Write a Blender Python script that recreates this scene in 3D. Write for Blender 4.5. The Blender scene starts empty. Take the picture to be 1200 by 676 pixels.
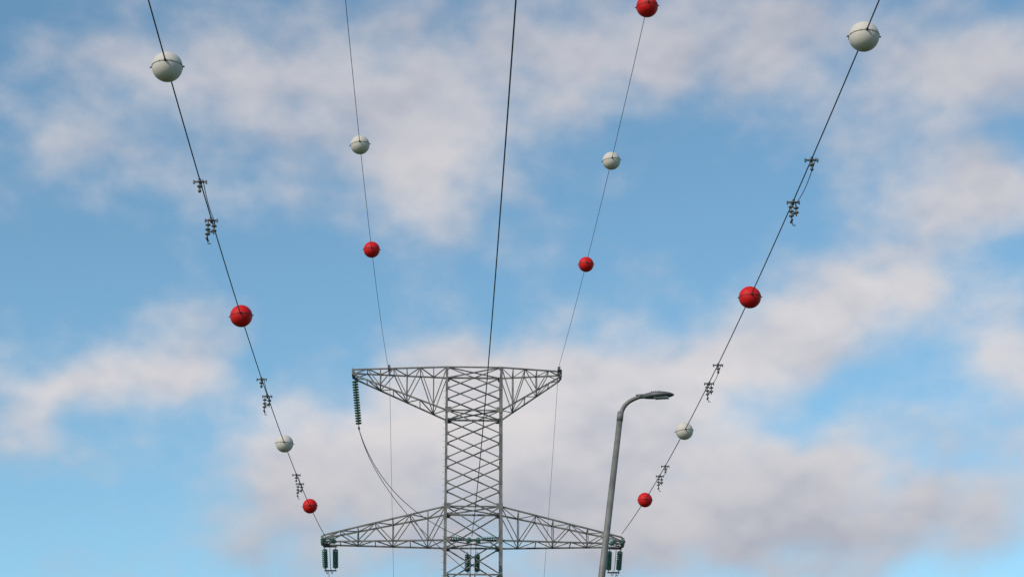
import bpy, math, random
from mathutils import Vector, Matrix
random.seed(7)
scene = bpy.context.scene
rad = math.radians
CAM_Z = 1.6

# ---------------------------------------------------------------- materials
def new_mat(name):
    m = bpy.data.materials.new(name); m.use_nodes = True
    nt = m.node_tree; b = nt.nodes['Principled BSDF']
    return m, nt, b

def noisy_mat(name, c1, c2, scale=3.0, rough=0.5, metal=0.0, bump=0.0, detail=5, spec=0.5):
    m, nt, b = new_mat(name)
    tc = nt.nodes.new('ShaderNodeTexCoord')
    n = nt.nodes.new('ShaderNodeTexNoise'); n.inputs['Scale'].default_value = scale
    n.inputs['Detail'].default_value = detail; n.inputs['Roughness'].default_value = 0.65
    r = nt.nodes.new('ShaderNodeValToRGB')
    r.color_ramp.elements[0].position = 0.35; r.color_ramp.elements[0].color = (*c1, 1)
    r.color_ramp.elements[1].position = 0.65; r.color_ramp.elements[1].color = (*c2, 1)
    nt.links.new(tc.outputs['Object'], n.inputs['Vector'])
    nt.links.new(n.outputs['Fac'], r.inputs['Fac'])
    nt.links.new(r.outputs['Color'], b.inputs['Base Color'])
    b.inputs['Roughness'].default_value = rough
    b.inputs['Metallic'].default_value = metal
    b.inputs['Specular IOR Level'].default_value = spec
    if bump:
        bp = nt.nodes.new('ShaderNodeBump'); bp.inputs['Strength'].default_value = bump
        bp.inputs['Distance'].default_value = 0.02
        nt.links.new(n.outputs['Fac'], bp.inputs['Height'])
        nt.links.new(bp.outputs['Normal'], b.inputs['Normal'])
    return m

M_steel = noisy_mat('galvanised_steel', (0.09, 0.086, 0.08), (0.19, 0.182, 0.168), 1.3, 0.7, 0.05)
M_wire = noisy_mat('aluminium_conductor', (0.035, 0.035, 0.04), (0.06, 0.06, 0.065), 5, 0.6, 0.3)
M_dark = noisy_mat('dark_fitting', (0.06, 0.06, 0.065), (0.12, 0.12, 0.12), 6, 0.5, 0.4)
M_red = noisy_mat('red_marker_paint', (0.50, 0.004, 0.006), (0.60, 0.009, 0.009), 1.5, 0.6, 0, 0.0, 2, .25)
M_white = noisy_mat('white_marker_paint', (0.53, 0.465, 0.41), (0.575, 0.51, 0.455), 1.2, 0.8, 0, 0.0, 1, .2)
M_glass = noisy_mat('green_insulator_glass', (0.05, 0.125, 0.105), (0.10, 0.20, 0.175), 8, 0.25)
M_pole = noisy_mat('galvanised_pole', (0.11, 0.103, 0.094), (0.19, 0.18, 0.165), 3.0, 0.6, 0.1)
M_lamp = noisy_mat('luminaire_housing', (0.055, 0.057, 0.06), (0.08, 0.082, 0.085), 5, 0.5, 0.1)
M_lens = noisy_mat('luminaire_glass', (0.30, 0.30, 0.29), (0.38, 0.38, 0.37), 9, 0.15)
M_grass = noisy_mat('grass', (0.035, 0.06, 0.02), (0.08, 0.10, 0.04), 0.6, 0.95, 0, 0.6)
M_asph = noisy_mat('asphalt', (0.04, 0.04, 0.042), (0.06, 0.06, 0.06), 6, 0.9, 0, 0.4)
M_kerb = noisy_mat('kerb_concrete', (0.25, 0.245, 0.23), (0.34, 0.33, 0.31), 4, 0.85)
M_paint = noisy_mat('road_paint', (0.65, 0.65, 0.63), (0.8, 0.8, 0.78), 9, 0.7)

# ---------------------------------------------------------------- mesh helpers
class Mesh:
    def __init__(s): s.v = []; s.f = []; s.m = []; s.sm = []
    def add(s, verts, faces, mat=0, smooth=False):
        o = len(s.v); s.v += [tuple(x) for x in verts]
        for f in faces:
            s.f.append(tuple(i + o for i in f)); s.m.append(mat); s.sm.append(smooth)
    def build(s, name, mats, parent=None, loc=None, rotz=0):
        me = bpy.data.meshes.new(name); me.from_pydata(s.v, [], s.f)
        for m in mats: me.materials.append(m)
        for i, p in enumerate(me.polygons):
            p.material_index = s.m[i]; p.use_smooth = s.sm[i]
        me.update()
        ob = bpy.data.objects.new(name, me); scene.collection.objects.link(ob)
        if parent: ob.parent = parent
        if loc: ob.location = loc
        ob.rotation_euler[2] = rotz
        return ob

def frame(d):
    d = d.normalized()
    up = Vector((0, 0, 1)) if abs(d.z) < 0.95 else Vector((0, 1, 0))
    a = d.cross(up).normalized(); b = a.cross(d).normalized()
    return a, b

def angle(M, p, q, w, t=None, flip=1, mat=0):
    """rolled steel L-angle between two points"""
    p = Vector(p); q = Vector(q); t = t or w * 0.16
    a, b = frame(q - p); a = a * flip
    sec = [(-w/2, -w/2), (w/2, -w/2), (w/2, -w/2 + t), (-w/2 + t, -w/2 + t), (-w/2 + t, w/2), (-w/2, w/2)]
    vs = [c + a * x + b * y for c in (p, q) for x, y in sec]
    fs = [(i, (i + 1) % 6, (i + 1) % 6 + 6, i + 6) for i in range(6)]
    fs += [tuple(range(5, -1, -1)), tuple(range(6, 12))]
    M.add(vs, fs, mat)

def box(M, c, sx, sy, sz, mat=0):
    c = Vector(c)
    vs = [c + Vector((x * sx / 2, y * sy / 2, z * sz / 2)) for x in (-1, 1) for y in (-1, 1) for z in (-1, 1)]
    M.add(vs, [(0, 1, 3, 2), (4, 6, 7, 5), (0, 4, 5, 1), (2, 3, 7, 6), (0, 2, 6, 4), (1, 5, 7, 3)], mat)

def tube(M, pts, rs, n=8, mat=0, smooth=True):
    pts = [Vector(p) for p in pts]
    if not isinstance(rs, (list, tuple)): rs = [rs] * len(pts)
    vs = []; fs = []
    for i, p in enumerate(pts):
        d = pts[min(i + 1, len(pts) - 1)] - pts[max(i - 1, 0)]
        a, b = frame(d)
        for k in range(n):
            t = 2 * math.pi * k / n
            vs.append(p + (a * math.cos(t) + b * math.sin(t)) * rs[i])
    for i in range(len(pts) - 1):
        for k in range(n):
            k2 = (k + 1) % n
            fs.append((i * n + k, i * n + k2, (i + 1) * n + k2, (i + 1) * n + k))
    fs.append(tuple(range(n - 1, -1, -1))); fs.append(tuple(range((len(pts) - 1) * n, len(pts) * n)))
    M.add(vs, fs, mat, smooth)

def lathe(M, p, q, prof, n=14, mat=0):
    p = Vector(p); q = Vector(q)
    tube(M, [p + (q - p) * t for t, r in prof], [r for t, r in prof], n, mat)

def insulator(M, p, q, r=0.13, pitch=0.15, mg=1, ms=0):
    """string of cap-and-pin glass discs"""
    p = Vector(p); q = Vector(q); L = (q - p).length; n = max(3, int((L - 0.3) / pitch))
    d = (q - p) / L
    tube(M, [p, q], 0.022, 6, ms)
    s0 = (L - n * pitch) / 2
    for i in range(n):
        b = p + d * (s0 + i * pitch)
        lathe(M, b, b + d * pitch, [(0, .03), (.05, .045), (.30, .046), (.33, .03)], 10, ms)
        lathe(M, b, b + d * pitch, [(.30, .045), (.38, r * .75), (.52, r), (.74, r), (.80, r * .6), (.84, .03)], 14, mg)

# ---------------------------------------------------------------- the line (alignment in plan)
def LP(v, f, z):           # lateral offset v, distance f along the route, height z
    return Vector((1.62 - 0.0335 * f + v, f, z))
LINE_ROT = math.atan(0.0335)
FT = 119.9                 # tower station

def para(z0, a, y0):
    return lambda f: CAM_Z + z0 + a * (f - y0) ** 2
def lagr(p):
    def g(x):
        s = 0
        for i, (xi, yi) in enumerate(p):
            t = yi
            for j, (xj, yj) in enumerate(p):
                if i != j: t *= (x - xj) / (xi - xj)
            s += t
        return s
    return g

zl = para(22.66, .00093, 50); zr = para(23.44, .00088, 53); zc = para(22.80, .00092, 51)
el_ = para(33.05, .00132, 59.3); er_ = para(32.94, .00060, 25)

# ---------------------------------------------------------------- lattice tower
T = Mesh()
HX, HY = 1.70, 1.15
LEG, BR, CH = .18, .075, .11
def X(p, q, r, s, w=BR):
    """cross bracing on panel p-q (lower) r-s (upper)"""
    angle(T, p, s, w); angle(T, q, r, w, flip=-1)
def ring(z, hx=HX, hy=HY):
    return [Vector((-hx, -hy, z)), Vector((hx, -hy, z)), Vector((hx, hy, z)), Vector((-hx, hy, z))]
def hx_at(z):  # lower shaft spreads to the base
    if z > 26.5: return HX, HY
    t = (26.5 - z) / 26.5
    return HX + 2.3 * t, HY + 2.3 * t
levels = [0, 4.6, 8.8, 12.6, 16.0, 19.0, 21.8, 24.3, 26.5, 28.6, 30.7, 32.2, 33.75, 35.3, 36.8, 38.2, 39.6]
rings = [ring(z, *hx_at(z)) for z in levels]
for i in range(len(levels) - 1):
    lo, up = rings[i], rings[i + 1]
    for k in range(4):
        k2 = (k + 1) % 4
        sx = 1 if lo[k].x > 0 else -1
        angle(T, lo[k], up[k], LEG if levels[i] < 30 else .155, flip=sx)
        X(lo[k], lo[k2], up[k], up[k2], BR if levels[i] > 26 else .10)
        if levels[i + 1] in (26.5, 28.6, 30.7, 36.8, 39.6) or levels[i] < 20:
            angle(T, up[k], up[k2], .10)
    if levels[i + 1] in (28.6, 30.7, 36.8, 39.6):
        angle(T, up[0], up[2], BR); angle(T, up[1], up[3], BR)
# gusset plates at the leg joints
for i, z in enumerate(levels):
    if z < 20: continue
    big = .40 if z in (28.6, 30.7, 36.8) else .22
    for c in rings[i]:
        s = 1 if c.x > 0 else -1; sy = 1 if c.y > 0 else -1
        box(T, c + Vector((-s * big * .25, sy * .105, -.12 if z == 39.6 else 0)), big, .014, big * .9)
for c in rings[0]:
    box(T, c + Vector((0, 0, -.05)), .9, .9, .6, 3)

def arm(side, L, zroot_hi, zroot_lo, ztip_hi, ztip_lo, tipd, npan, br=.06):
    """tapering four-chord cross-arm from the body to the tip"""
    def st(t):
        x = side * (HX + (L - HX) * t); y = HY + (tipd - HY) * t
        hi = zroot_hi + (ztip_hi - zroot_hi) * t; lo = zroot_lo + (ztip_lo - zroot_lo) * t
        return [Vector((x, -y, lo)), Vector((x, y, lo)), Vector((x, -y, hi)), Vector((x, y, hi))]
    S = [st(i / npan) for i in range(npan + 1)]
    for k in range(4):
        angle(T, S[0][k], S[-1][k], CH, flip=side)
    for i in range(npan):
        a, b = S[i], S[i + 1]
        for lo, hi in ((0, 2), (1, 3)):
            if i % 2 == 0: angle(T, a[hi], b[lo], br)
            else: angle(T, a[lo], b[hi], br)
            if i % 2 == 0 or i == npan - 1: angle(T, b[lo], b[hi], br)
        for u, w in ((0, 1), (2, 3)):
            if i % 2 == 0: angle(T, a[u], b[w], br * .9)
            else: angle(T, a[w], b[u], br * .9)
            angle(T, b[u], b[w], br * .9)
arm(-1, 7.55, 39.6, 36.8, 39.6, 39.25, .42, 7)
arm(1, 5.42, 39.6, 36.8, 39.6, 39.25, .42, 5)
arm(-1, 9.15, 30.7, 28.6, 29.0, 28.6, .45, 7)
arm(1, 9.15, 30.7, 28.6, 29.0, 28.6, .45, 7)
# tip brackets and earth-wire horns
for x, z in ((-7.62, 39.45), (5.48, 39.5), (-9.22, 28.75), (9.22, 28.75)):
    box(T, (x, 0, z), .10, .95, .42)
for x in (-5.34, 5.34):
    box(T, (x, -.45, 39.72), .16, .5, .22, 1); box(T, (x, .45, 39.70), .12, .4, .18, 1)
# step bolts on one leg
z = 20.0
while z < 39:
    hx, hy = hx_at(z)
    tube(T, [(-hx - .09, -hy, z), (-hx - .22, -hy, z)], .010, 5, 1); z += .4
T_loc = LP(0, FT, 0)
tower = bpy.data.objects.new('transmission_tower', None); scene.collection.objects.link(tower)
tower.location = T_loc; tower.rotation_euler[2] = LINE_ROT
T.build('lattice', [M_steel, M_dark, M_glass, M_kerb], tower)

# insulators on the tower (tower-local coordinates)
I = Mesh()
insulator(I, (-7.5, -.05, 39.15), (-7.15, -.1, 35.95), .20, .17)
box(I, (-7.5, 0, 39.2), .08, .12, .25)
tube(I, [(-7.15, -.35, 35.85), (-7.15, .3, 35.9)], .06, 8)
def tension(v, zt):
    for dx in (-.33, .33):
        insulator(I, (v + dx, -.55, zt - .05), (v + dx * .85, -2.35, zt - .28), .14, .16)
        insulator(I, (v + dx, .50, zt - .15), (v + dx * .95, 1.75, zt - 1.25), .175, .15)
    box(I, (v, -.53, zt), .85, .06, .10); box(I, (v, -2.42, zt - .29), .75, .16, .05)
    box(I, (v, .52, zt - .08), .85, .07, .12); box(I, (v, 1.82, zt - 1.31), .75, .14, .06)
tension(-8.75, 28.6); tension(8.75, 28.6)
for dx in (-.3, .3):
    insulator(I, (dx, -1.3, 28.5), (dx * .9, -3.0, 28.22), .15, .16)
    insulator(I, (dx, 1.3, 28.4), (dx, 2.4, 27.3), .175, .15)
insulator(I, (-1.55, -1.25, 28.75), (-.35, -1.35, 28.62), .12, .15)
insulator(I, (1.55, -1.25, 28.75), (.35, -1.35, 28.62), .12, .15)
box(I, (0, -1.3, 28.52), .9, .06, .1); box(I, (0, -3.05, 28.2), .7, .14, .05)
box(I, (0, 2.45, 27.25), .7, .14, .06)
I.build('insulator_strings', [M_dark, M_glass], tower)
# jumpers
J = Mesh()
def bez(a, b, c, d, n=24):
    a, b, c, d = map(Vector, (a, b, c, d)); o = []
    for i in range(n + 1):
        t = i / n; o.append(a*(1-t)**3 + b*3*t*(1-t)**2 + c*3*t*t*(1-t) + d*t**3)
    return o
tube(J, bez((-7.15, -.3, 35.8), (-6.3, -.4, 33.0), (-4.2, -1.2, 30.0), (-.3, -3.0, 28.2)), .024, 6)
tube(J, bez((-7.15, .25, 35.85), (-6.35, .6, 33.1), (-4.25, 1.1, 30.3), (-.1, 2.5, 27.3)), .020, 6)
for v in (-8.75, 8.75):
    for dx in (-.15, .15):
        tube(J, bez((v + dx, -2.4, 28.3), (v + dx, -1.8, 26.9), (v + dx, .9, 26.4), (v + dx, 1.8, 27.3)), .018, 6)
for dx in (-.15, .15):
    tube(J, bez((dx, -3.0, 28.2), (dx, -2.2, 26.7), (dx, 1.4, 25.9), (dx, 2.4, 27.3)), .018, 6)
J.build('jumper_wires', [M_wire], tower)

# ---------------------------------------------------------------- substation gantry past the tower
G = Mesh()
def truss(M, p, q, w, n, mem=.07):
    p = Vector(p); q = Vector(q); a, b = frame(q - p)
    C = [a*w/2+b*w/2, a*w/2-b*w/2, -a*w/2-b*w/2, -a*w/2+b*w/2]
    for k in range(4):
        angle(M, p + C[k], q + C[k], mem * 1.4)
        for i in range(n):
            u = p + (q - p) * (i / n); x = p + (q - p) * ((i + 1) / n); k2 = (k + 1) % 4
            angle(M, u + C[k if i % 2 else k2], x + C[k2 if i % 2 else k], mem)
for v in (-12, -4.5, 4.5, 12):
    truss(G, (v, 0, -.3), (v, 0, 11.5), .8, 12)
truss(G, (-12.6, 0, 11.9), (12.6, 0, 11.9), .8, 26)
for v in (-5.34, 5.34):
    truss(G, (v, 0, 12.3), (v, 0, 14.2), .3, 4, .04)
G.build('substation_gantry', [M_steel], None, LP(0, 200, 0), LINE_ROT)

# ---------------------------------------------------------------- power lines
def fitting(M, c, big):
    """in-line fitting: clamp, yoke and short hanging stack of sheds"""
    c = Vector(c)
    box(M, c + Vector((0, 0, -.02)), .07, .30, .09)
    box(M, c + Vector((.0, 0, -.02)), .36, .05, .04)
    for s in (-1, 1):
        box(M, c + Vector((s * .18, 0, -.03)), .04, .07, .10)
    if not big:
        tube(M, [c, c + Vector((0, 0, -.34))], .018, 6)
        lathe(M, c + Vector((0, 0, -.10)), c + Vector((0, 0, -.20)), [(0, .03), (.5, .085), (.9, .075), (1, .02)], 10, 1)
        lathe(M, c + Vector((0, 0, -.24)), c + Vector((0, 0, -.36)), [(0, .02), (.4, .05), (.8, .05), (1, .02)], 8, 0)
        return
    for s, L in ((-1, .62), (1, .46)):
        o = c + Vector((.085 * s, .05 * s, 0))
        tube(M, [o, o + Vector((0, 0, -L))], .018, 6)
        for j in range(3 if s < 0 else 2):
            zz = -.12 - j * .15
            lathe(M, o + Vector((0, 0, zz)), o + Vector((0, 0, zz - .10)), [(0, .02), (.3, .05), (.6, .085), (.85, .08), (1, .02)], 10, 1)
    tube(M, [c + Vector((-.085, -.19, -.66)), c + Vector((-.085, .13, -.64))], .035, 7)
    box(M, c + Vector((0, 0, -.40)), .20, .04, .035)
    tube(M, [c + Vector((-.085, -.05, -.66)), c + Vector((-.05, -.05, -.80)), c + Vector((.03, -.05, -.80))], .016, 6)

def conductor(v, zf, attach_f, back, r, hw=()):
    M = Mesh()
    pts = [LP(v, f, zf(f)) for f in [-20 + (attach_f + 20) * i / 120 for i in range(121)]]
    tube(M, pts, r, 8)
    bz = lagr(back)
    tube(M, [LP(v, f, bz(f)) for f in [back[0][0] + (200 - back[0][0]) * i / 50 for i in range(51)]], r * .9, 6)
    ob = M.build('power_line', [M_wire])
    if hw:
        H = Mesh()
        for f1, f2 in hw:
            fitting(H, LP(v, f1, zf(f1)), False); fitting(H, LP(v, f2, zf(f2) - .02), True)
            fs = [f1 - .2 + (f2 - f1 + .4) * i / 14 for i in range(15)]
            tube(H, [LP(v + .10, f, zf(f) - .03 - .16 * math.sin(math.pi * (f - fs[0]) / (fs[-1] - fs[0]))) for f in fs], .013, 6)
        H.build('line_fittings', [M_dark, M_steel], ob)
    return ob
VL, VR = -8.88, 8.92
conductor(VL, zl, 117.5, [(121.8, 27.3), (150, 18.6), (200, 11.9)], .019, ((53.2, 56.2), (74.0, 76.6), (93.2, 95.6)))
conductor(VR, zr, 117.5, [(121.8, 27.3), (150, 18.6), (200, 11.9)], .019, ((53.4, 56.6), (74.2, 76.9), (93.4, 95.9)))
conductor(-.10, zc, 116.9, [(122.3, 27.2), (150, 18.6), (200, 11.9)], .021)
conductor(-5.34, el_, 119.5, [(120.3, 39.7), (139.3, 30.9), (200, 14.2)], .0115)
conductor(5.34, er_, 119.5, [(120.3, 39.7), (139.3, 30.9), (200, 14.2)], .0115)

# ---------------------------------------------------------------- marker balls
M_seam_r = noisy_mat('red_flange', (.16, .003, .004), (.24, .006, .006), 8, .7)
M_seam_w = noisy_mat('white_flange', (.18, .165, .15), (.26, .24, .22), 8, .7)
def ball(v, f, zf, red):
    M = Mesh(); R = .39; n = 48; m = 24
    vs = []; fs = []
    for i in range(m + 1):
        ph = math.pi * i / m
        for k in range(n):
            t = 2 * math.pi * k / n
            vs.append((R * math.sin(ph) * math.cos(t), R * math.sin(ph) * math.sin(t), R * math.cos(ph)))
    for i in range(m):
        for k in range(n):
            fs.append((i * n + k, (i + 1) * n + k, (i + 1) * n + (k + 1) % n, i * n + (k + 1) % n))
    M.add(vs, fs, 0, True)
    # bolted flange where the two half shells meet
    prof = [(R - .01, .012), (R + .009, .010), (R + .009, -.010), (R - .01, -.012)]
    vs = [(r * math.cos(2*math.pi*k/n), r * math.sin(2*math.pi*k/n), z) for k in range(n) for r, z in prof]
    fs = [(k*4 + j, ((k+1) % n)*4 + j, ((k+1) % n)*4 + (j+1) % 4, k*4 + (j+1) % 4) for k in range(n) for j in range(4)]
    M.add(vs, fs, 2)
    for k in range(8):
        t = 2 * math.pi * (k + .5) / 8
        c = Vector(((R + .006) * math.cos(t), (R + .006) * math.sin(t), 0))
        tube(M, [c + Vector((0, 0, -.018)), c + Vector((0, 0, .018))], .009, 6, 1)
    for s in (-1, 1):
        box(M, (s * (R + .028), 0, 0), .045, .05, .018, 1)
        tube(M, [(0, s * (R - .03), 0), (0, s * (R + .02), 0), (0, s * (R + .08), 0)], [.04, .035, .025], 10, 1)
    slope = (zf(f + .5) - zf(f - .5))
    ob = M.build('aerial_marker_ball', [M_red if red else M_white, M_dark, M_seam_r if red else M_seam_w], None, LP(v, f, zf(f)))
    ob.rotation_euler = (math.atan(slope), rad(random.uniform(-7, 7)), LINE_ROT)
for f, red in ((45.8, 0), (65.7, 1), (85.7, 0), (103.2, 1)): ball(VL, f, zl, red)
for f, red in ((45.7, 0), (65.7, 1), (85.5, 0), (103.4, 1)): ball(VR, f, zr, red)
for f, red in ((74.5, 0), (88.5, 1)): ball(-5.34, f, el_, red)
for f, red in ((63.5, 1), (79.2, 0), (95.0, 1)): ball(5.34, f, er_, red)

# ---------------------------------------------------------------- street lamp (leaning pole)
lamp = bpy.data.objects.new('street_lamp', None); scene.collection.objects.link(lamp)
BX, BY = .455, 36.0
lamp.location = (BX, BY, 0)
P = Mesh()
lean = .13
def pl(z): return Vector((lean * z, 0, z))
pts = [pl(0), pl(1.2), pl(1.25), pl(4), pl(8), pl(12.2)]
rs = [.115, .112, .088, .080, .068, .054]
tube(P, pts, rs, 20)
top = pl(12.2)
pts = bez(pl(12.1), pl(12.1) + Vector((.05, 0, .26)), top + Vector((.12, -.02, .24)), top + Vector((.39, -.06, .32)), 16)
tube(P, pts, [.045 - .008 * i / 16 for i in range(17)], 14)
tube(P, [pl(12.05), pl(12.23)], .060, 18)
tube(P, [Vector((0, 0, -.05)), Vector((0, 0, .03))], .22, 20)
box(P, pl(.9) + Vector((0, -.108, 0)), .10, .02, .35)
for a in range(4):
    t = a * math.pi / 2 + .78
    tube(P, [Vector((.17*math.cos(t), .17*math.sin(t), .02)), Vector((.17*math.cos(t), .17*math.sin(t), .09))], .015, 6)
P.build('pole', [M_pole], lamp)
H = Mesh()
st = [(0, .035, -.035, .035), (.06, .055, -.045, .045), (.12, .085, -.05, .055), (.22, .125, -.05, .068), (.34, .145, -.045, .07),
      (.46, .14, -.035, .058), (.55, .11, -.022, .04), (.60, .06, -.008, .02), (.62, .02, .0, .01)]
n = 16; vs = []; fs = []
for x, hw, lo, hi in st:
    for k in range(n):
        t = 2 * math.pi * k / n; c, s = math.cos(t), math.sin(t)
        y = hw * math.copysign(abs(c) ** .7, c)
        z = (hi if s > 0 else -lo) * math.copysign(abs(s) ** (.8 if s > 0 else .35), s)
        vs.append((x, y, z))
for i in range(len(st) - 1):
    for k in range(n): fs.append((i*n + k, i*n + (k+1) % n, (i+1)*n + (k+1) % n, (i+1)*n + k))
fs += [tuple(range(n - 1, -1, -1)), tuple(range((len(st)-1)*n, len(st)*n))]
H.add(vs, fs, 0, True)
box(H, (.38, 0, -.05), .26, .19, .018, 1)
for i in range(5): box(H, (.2 + i * .04, 0, .072), .008, .14, .02, 0)
tube(H, [(-.10, 0, 0), (.05, 0, 0)], .045, 12)
hd = H.build('luminaire', [M_lamp, M_lens], lamp)
hd.location = top + Vector((.40, -.06, .32))
hd.rotation_euler = (rad(4), rad(1), rad(-14))

# ---------------------------------------------------------------- ground, road
def sheet(name, x0, x1, y0, y1, z, mat):
    M = Mesh(); M.add([(x0, y0, z), (x1, y0, z), (x1, y1, z), (x0, y1, z)], [(0, 1, 2, 3)])
    return M.build(name, [mat])
sheet('ground', -4000, 4000, -4000, 4000, 0, M_grass)
sheet('road', 2.6, 10.1, -400, 190, .004, M_asph)
mk = Mesh()
for i in range(70):
    y = -380 + i * 8; mk.add([(6.29, y, .008), (6.41, y, .008), (6.41, y + 3, .008), (6.29, y + 3, .008)], [(0, 1, 2, 3)])
mk.build('road_markings', [M_paint])
for x in (2.52, 10.18):
    k = Mesh(); box(k, (x, -105, .05), .15, 590, .14); k.build('kerb', [M_kerb])

# ---------------------------------------------------------------- sun + sky
SUN_EL, SUN_AZ = 36.0, 222.0
sd = Vector((math.sin(rad(SUN_AZ)) * math.cos(rad(SUN_EL)), math.cos(rad(SUN_AZ)) * math.cos(rad(SUN_EL)), math.sin(rad(SUN_EL))))
sl = bpy.data.lights.new('sun', 'SUN'); sl.energy = 2.9; sl.angle = rad(.53); sl.color = (1, .90, .78)
so = bpy.data.objects.new('sun', sl); scene.collection.objects.link(so)
so.rotation_euler = (-sd).to_track_quat('-Z', 'Y').to_euler(); so.location = (0, 0, 100)

BG = .135
w = bpy.data.worlds.new('World'); scene.world = w; w.use_nodes = True
w.cycles.sampling_method = 'MANUAL'; w.cycles.sample_map_resolution = 256
nt = w.node_tree; N = nt.nodes; Lk = nt.links; N.clear()
out = N.new('ShaderNodeOutputWorld'); bg = N.new('ShaderNodeBackground'); bg.inputs['Strength'].default_value = BG
Lk.new(bg.outputs[0], out.inputs[0])
sky = N.new('ShaderNodeTexSky'); sky.sky_type = 'NISHITA'; sky.sun_disc = False
sky.sun_elevation = rad(SUN_EL); sky.sun_rotation = rad(SUN_AZ)
sky.air_density = 1.0; sky.dust_density = .4; sky.ozone_density = 1.6
def setin(sock, v):
    if hasattr(v, 'links'): Lk.new(v, sock)
    else: sock.default_value = v
def mth(op, a, b=None, c=None, clamp=False):
    n = N.new('ShaderNodeMath'); n.operation = op; n.use_clamp = clamp
    for i, x in enumerate((a, b, c)):
        if x is not None: setin(n.inputs[i], x)
    return n.outputs[0]
def noise(vec, scale, detail=6, rough=.55, off=(0, 0, 0), stretch=(1, 1, 1), color=False):
    mp = N.new('ShaderNodeMapping'); mp.inputs['Location'].default_value = off; mp.inputs['Scale'].default_value = stretch
    Lk.new(vec, mp.inputs['Vector'])
    n = N.new('ShaderNodeTexNoise'); n.noise_dimensions = '2D'; n.inputs['Scale'].default_value = scale
    n.inputs['Detail'].default_value = detail; n.inputs['Roughness'].default_value = rough
    Lk.new(mp.outputs[0], n.inputs['Vector'])
    return n.outputs['Color' if color else 'Fac']
tc = N.new('ShaderNodeTexCoord'); sp = N.new('ShaderNodeSeparateXYZ'); Lk.new(tc.outputs['Generated'], sp.inputs[0])
x, y, z = sp.outputs
az = mth('MULTIPLY', mth('ARCTAN2', x, y), 57.2958)
ch = mth('SQRT', mth('ADD', mth('MULTIPLY', x, x), mth('MULTIPLY', y, y)))
xs = mth('MULTIPLY', az, ch)
ev = mth('MULTIPLY', mth('ARCSINE', z), 57.2958)
cb = N.new('ShaderNodeCombineXYZ'); Lk.new(xs, cb.inputs[0]); Lk.new(ev, cb.inputs[1])
P0 = cb.outputs[0]
def vm(op, a, b):
    n = N.new('ShaderNodeVectorMath'); n.operation = op
    for i, q in enumerate((a, b)): setin(n.inputs[i], q)
    return n
wn = noise(P0, .24, 2, .45, (3.1, 7.7, 0), color=True)
wv = vm('MULTIPLY', vm('SUBTRACT', wn, (.5, .5, .5)).outputs[0], (3.0, 2.2, 0)).outputs[0]
PW = vm('ADD', P0, wv).outputs[0]
# cloud banks: bearing, elevation (deg), half-sizes (deg), tilt, density
clouds = [(-2.95, 25.2, 4.4, 2.7, 0, .85), (-8.8, 26.2, 4.2, 1.9, 8, .60), (-12.4, 22.9, 2.4, 1.2, 15, .50), (-2.4, 21.9, 1.5, 2.2, 12, .45),
          (4.2, 26.8, 4.6, 1.9, 0, .80), (8.8, 27.2, 2.6, 1.4, 0, .50), (12.7, 25.2, 3.0, 1.4, 8, .90), (13.2, 21.9, 3.0, 1.2, -15, .72),
          (10.6, 19.8, 3.9, 1.4, 22, .84), (6.4, 18.0, 2.9, 1.3, 20, .62), (.8, 16.9, 4.6, 1.8, 0, 1.0), (-4.9, 14.2, 3.8, 2.4, 20, 1.0),
          (3.2, 13.8, 5.4, 2.6, 0, 1.05), (-10.6, 17.6, 3.3, 1.1, 25, .74), (-13.6, 15.8, 2.6, 1.0, 20, .50), (12.0, 13.3, 4.2, 1.4, 15, .85),
          (14.3, 17.4, 2.0, 1.5, 0, .84), (8.6, 14.6, 2.8, 1.5, 0, .62),
          (-6.6, 19.3, 2.2, 1.6, 0, -.35), (5.2, 22.2, 3.2, 1.9, 0, -.30), (-11.5, 20.2, 3.0, 1.0, 0, -.30), (10.3, 16.8, 2.4, .7, 15, -.22),
          (-14.4, 27.4, 1.4, 1.4, 0, -.35), (14.2, 27.9, 1.8, .8, 0, -.40), (-13.4, 12.8, 3.4, 1.2, 0, -.25)]
acc = None
for (a, e, sx, sy, rt, wt) in clouds:
    mp = N.new('ShaderNodeMapping'); mp.vector_type = 'TEXTURE'
    mp.inputs['Location'].default_value = (a, e, 0); mp.inputs['Rotation'].default_value = (0, 0, rad(rt))
    mp.inputs['Scale'].default_value = (sx, sy, 1); Lk.new(PW, mp.inputs['Vector'])
    d = vm('DOT_PRODUCT', mp.outputs[0], mp.outputs[0]).outputs['Value']
    g = mth('POWER', .3679, d)
    acc = mth('MULTIPLY', g, wt) if acc is None else mth('MULTIPLY_ADD', g, wt, acc)
n1 = noise(P0, .22, 3, .5, (11, 4, 0), (1, 1.3, 1))
n2 = noise(P0, .50, 6, .51, (2, 9, 0), (1, 1.25, 1))
dens = mth('ADD', acc, mth('MULTIPLY', mth('SUBTRACT', n1, .5), .75))
dens = mth('ADD', dens, mth('MULTIPLY', mth('SUBTRACT', n2, .5), 1.0))
mr = N.new('ShaderNodeMapRange'); mr.interpolation_type = 'SMOOTHSTEP'
Lk.new(dens, mr.inputs[0]); mr.inputs[1].default_value = -.12; mr.inputs[2].default_value = 1.02
mask = mth('MULTIPLY', mr.outputs[0], .95)
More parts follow.
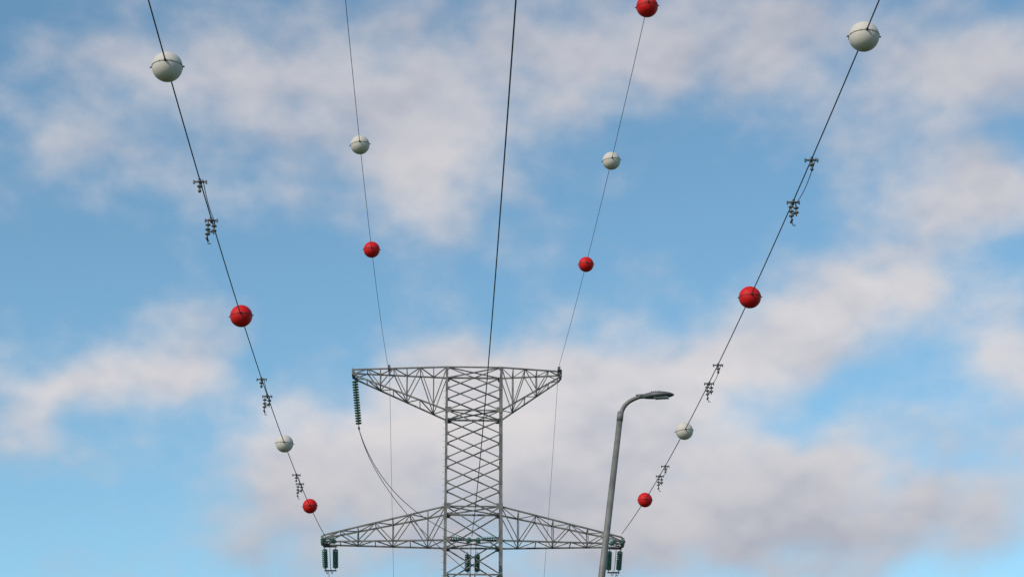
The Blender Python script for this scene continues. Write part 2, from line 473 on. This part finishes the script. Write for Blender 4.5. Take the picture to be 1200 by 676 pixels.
def ramp(fac, stops):
    r = N.new('ShaderNodeValToRGB'); cr = r.color_ramp
    cr.elements[0].position, cr.elements[0].color = stops[0][0], (*stops[0][1], 1)
    cr.elements[1].position, cr.elements[1].color = stops[-1][0], (*stops[-1][1], 1)
    for p, c in stops[1:-1]:
        q = cr.elements.new(p); q.color = (*c, 1)
    Lk.new(fac, r.inputs[0]); return r.outputs[0]
ez = mth('DIVIDE', mth('SUBTRACT', ev, 11.0), 18.0, clamp=True)
base = ramp(ez, [(0, (.48, .48, .54)), (.10, (.58, .565, .60)), (.30, (.75, .72, .735)), (.5, (.70, .685, .71)), (1, (.56, .57, .63))])
n3 = noise(P0, .26, 4, .5, (31, 14, 0), (1, 1.4, 1))
# relief shading painted into the cloud colour, undersides greyer: compare the density noise with the same field higher up
n2a = noise(P0, .50, 2, .5, (2, 9, 0), (1, 1.25, 1))
n2b = noise(P0, .50, 2, .5, (2, 9.45, 0), (1, 1.25, 1))
emb = mth('MULTIPLY', mth('SUBTRACT', n2a, n2b), .5)
lum = ramp(mth('ADD', n3, emb), [(.28, (.76, .785, .835)), (.5, (.90, .905, .92)), (.72, (1.0, .985, .965))])
def mixc(fac, a, b, mode='MIX'):
    m = N.new('ShaderNodeMix'); m.data_type = 'RGBA'; m.blend_type = mode; m.clamp_factor = True
    setin(m.inputs[0], fac); setin(m.inputs[6], a); setin(m.inputs[7], b); return m.outputs[2]
cc = mixc(1.0, base, lum, 'MULTIPLY')
cc = mixc(1.0, cc, (1.0 / BG, 1.0 / BG, 1.0 / BG, 1), 'MULTIPLY')
blue = mixc(1.0, sky.outputs[0], (.92, 1.18, 1.13, 1), 'MULTIPLY')
final = mixc(mask, blue, cc)
Lk.new(final, bg.inputs['Color'])

# ---------------------------------------------------------------- camera
cam = bpy.data.cameras.new('camera'); cam.lens = 70; cam.sensor_width = 36; cam.clip_end = 9000; cam.clip_start = .1
co = bpy.data.objects.new('camera', cam); scene.collection.objects.link(co)
co.location = (0, 0, CAM_Z); co.rotation_euler = (rad(110), 0, 0)
scene.camera = co
scene.view_settings.view_transform = 'Standard'; scene.view_settings.look = 'None'
scene.view_settings.exposure = 0; scene.view_settings.gamma = 1
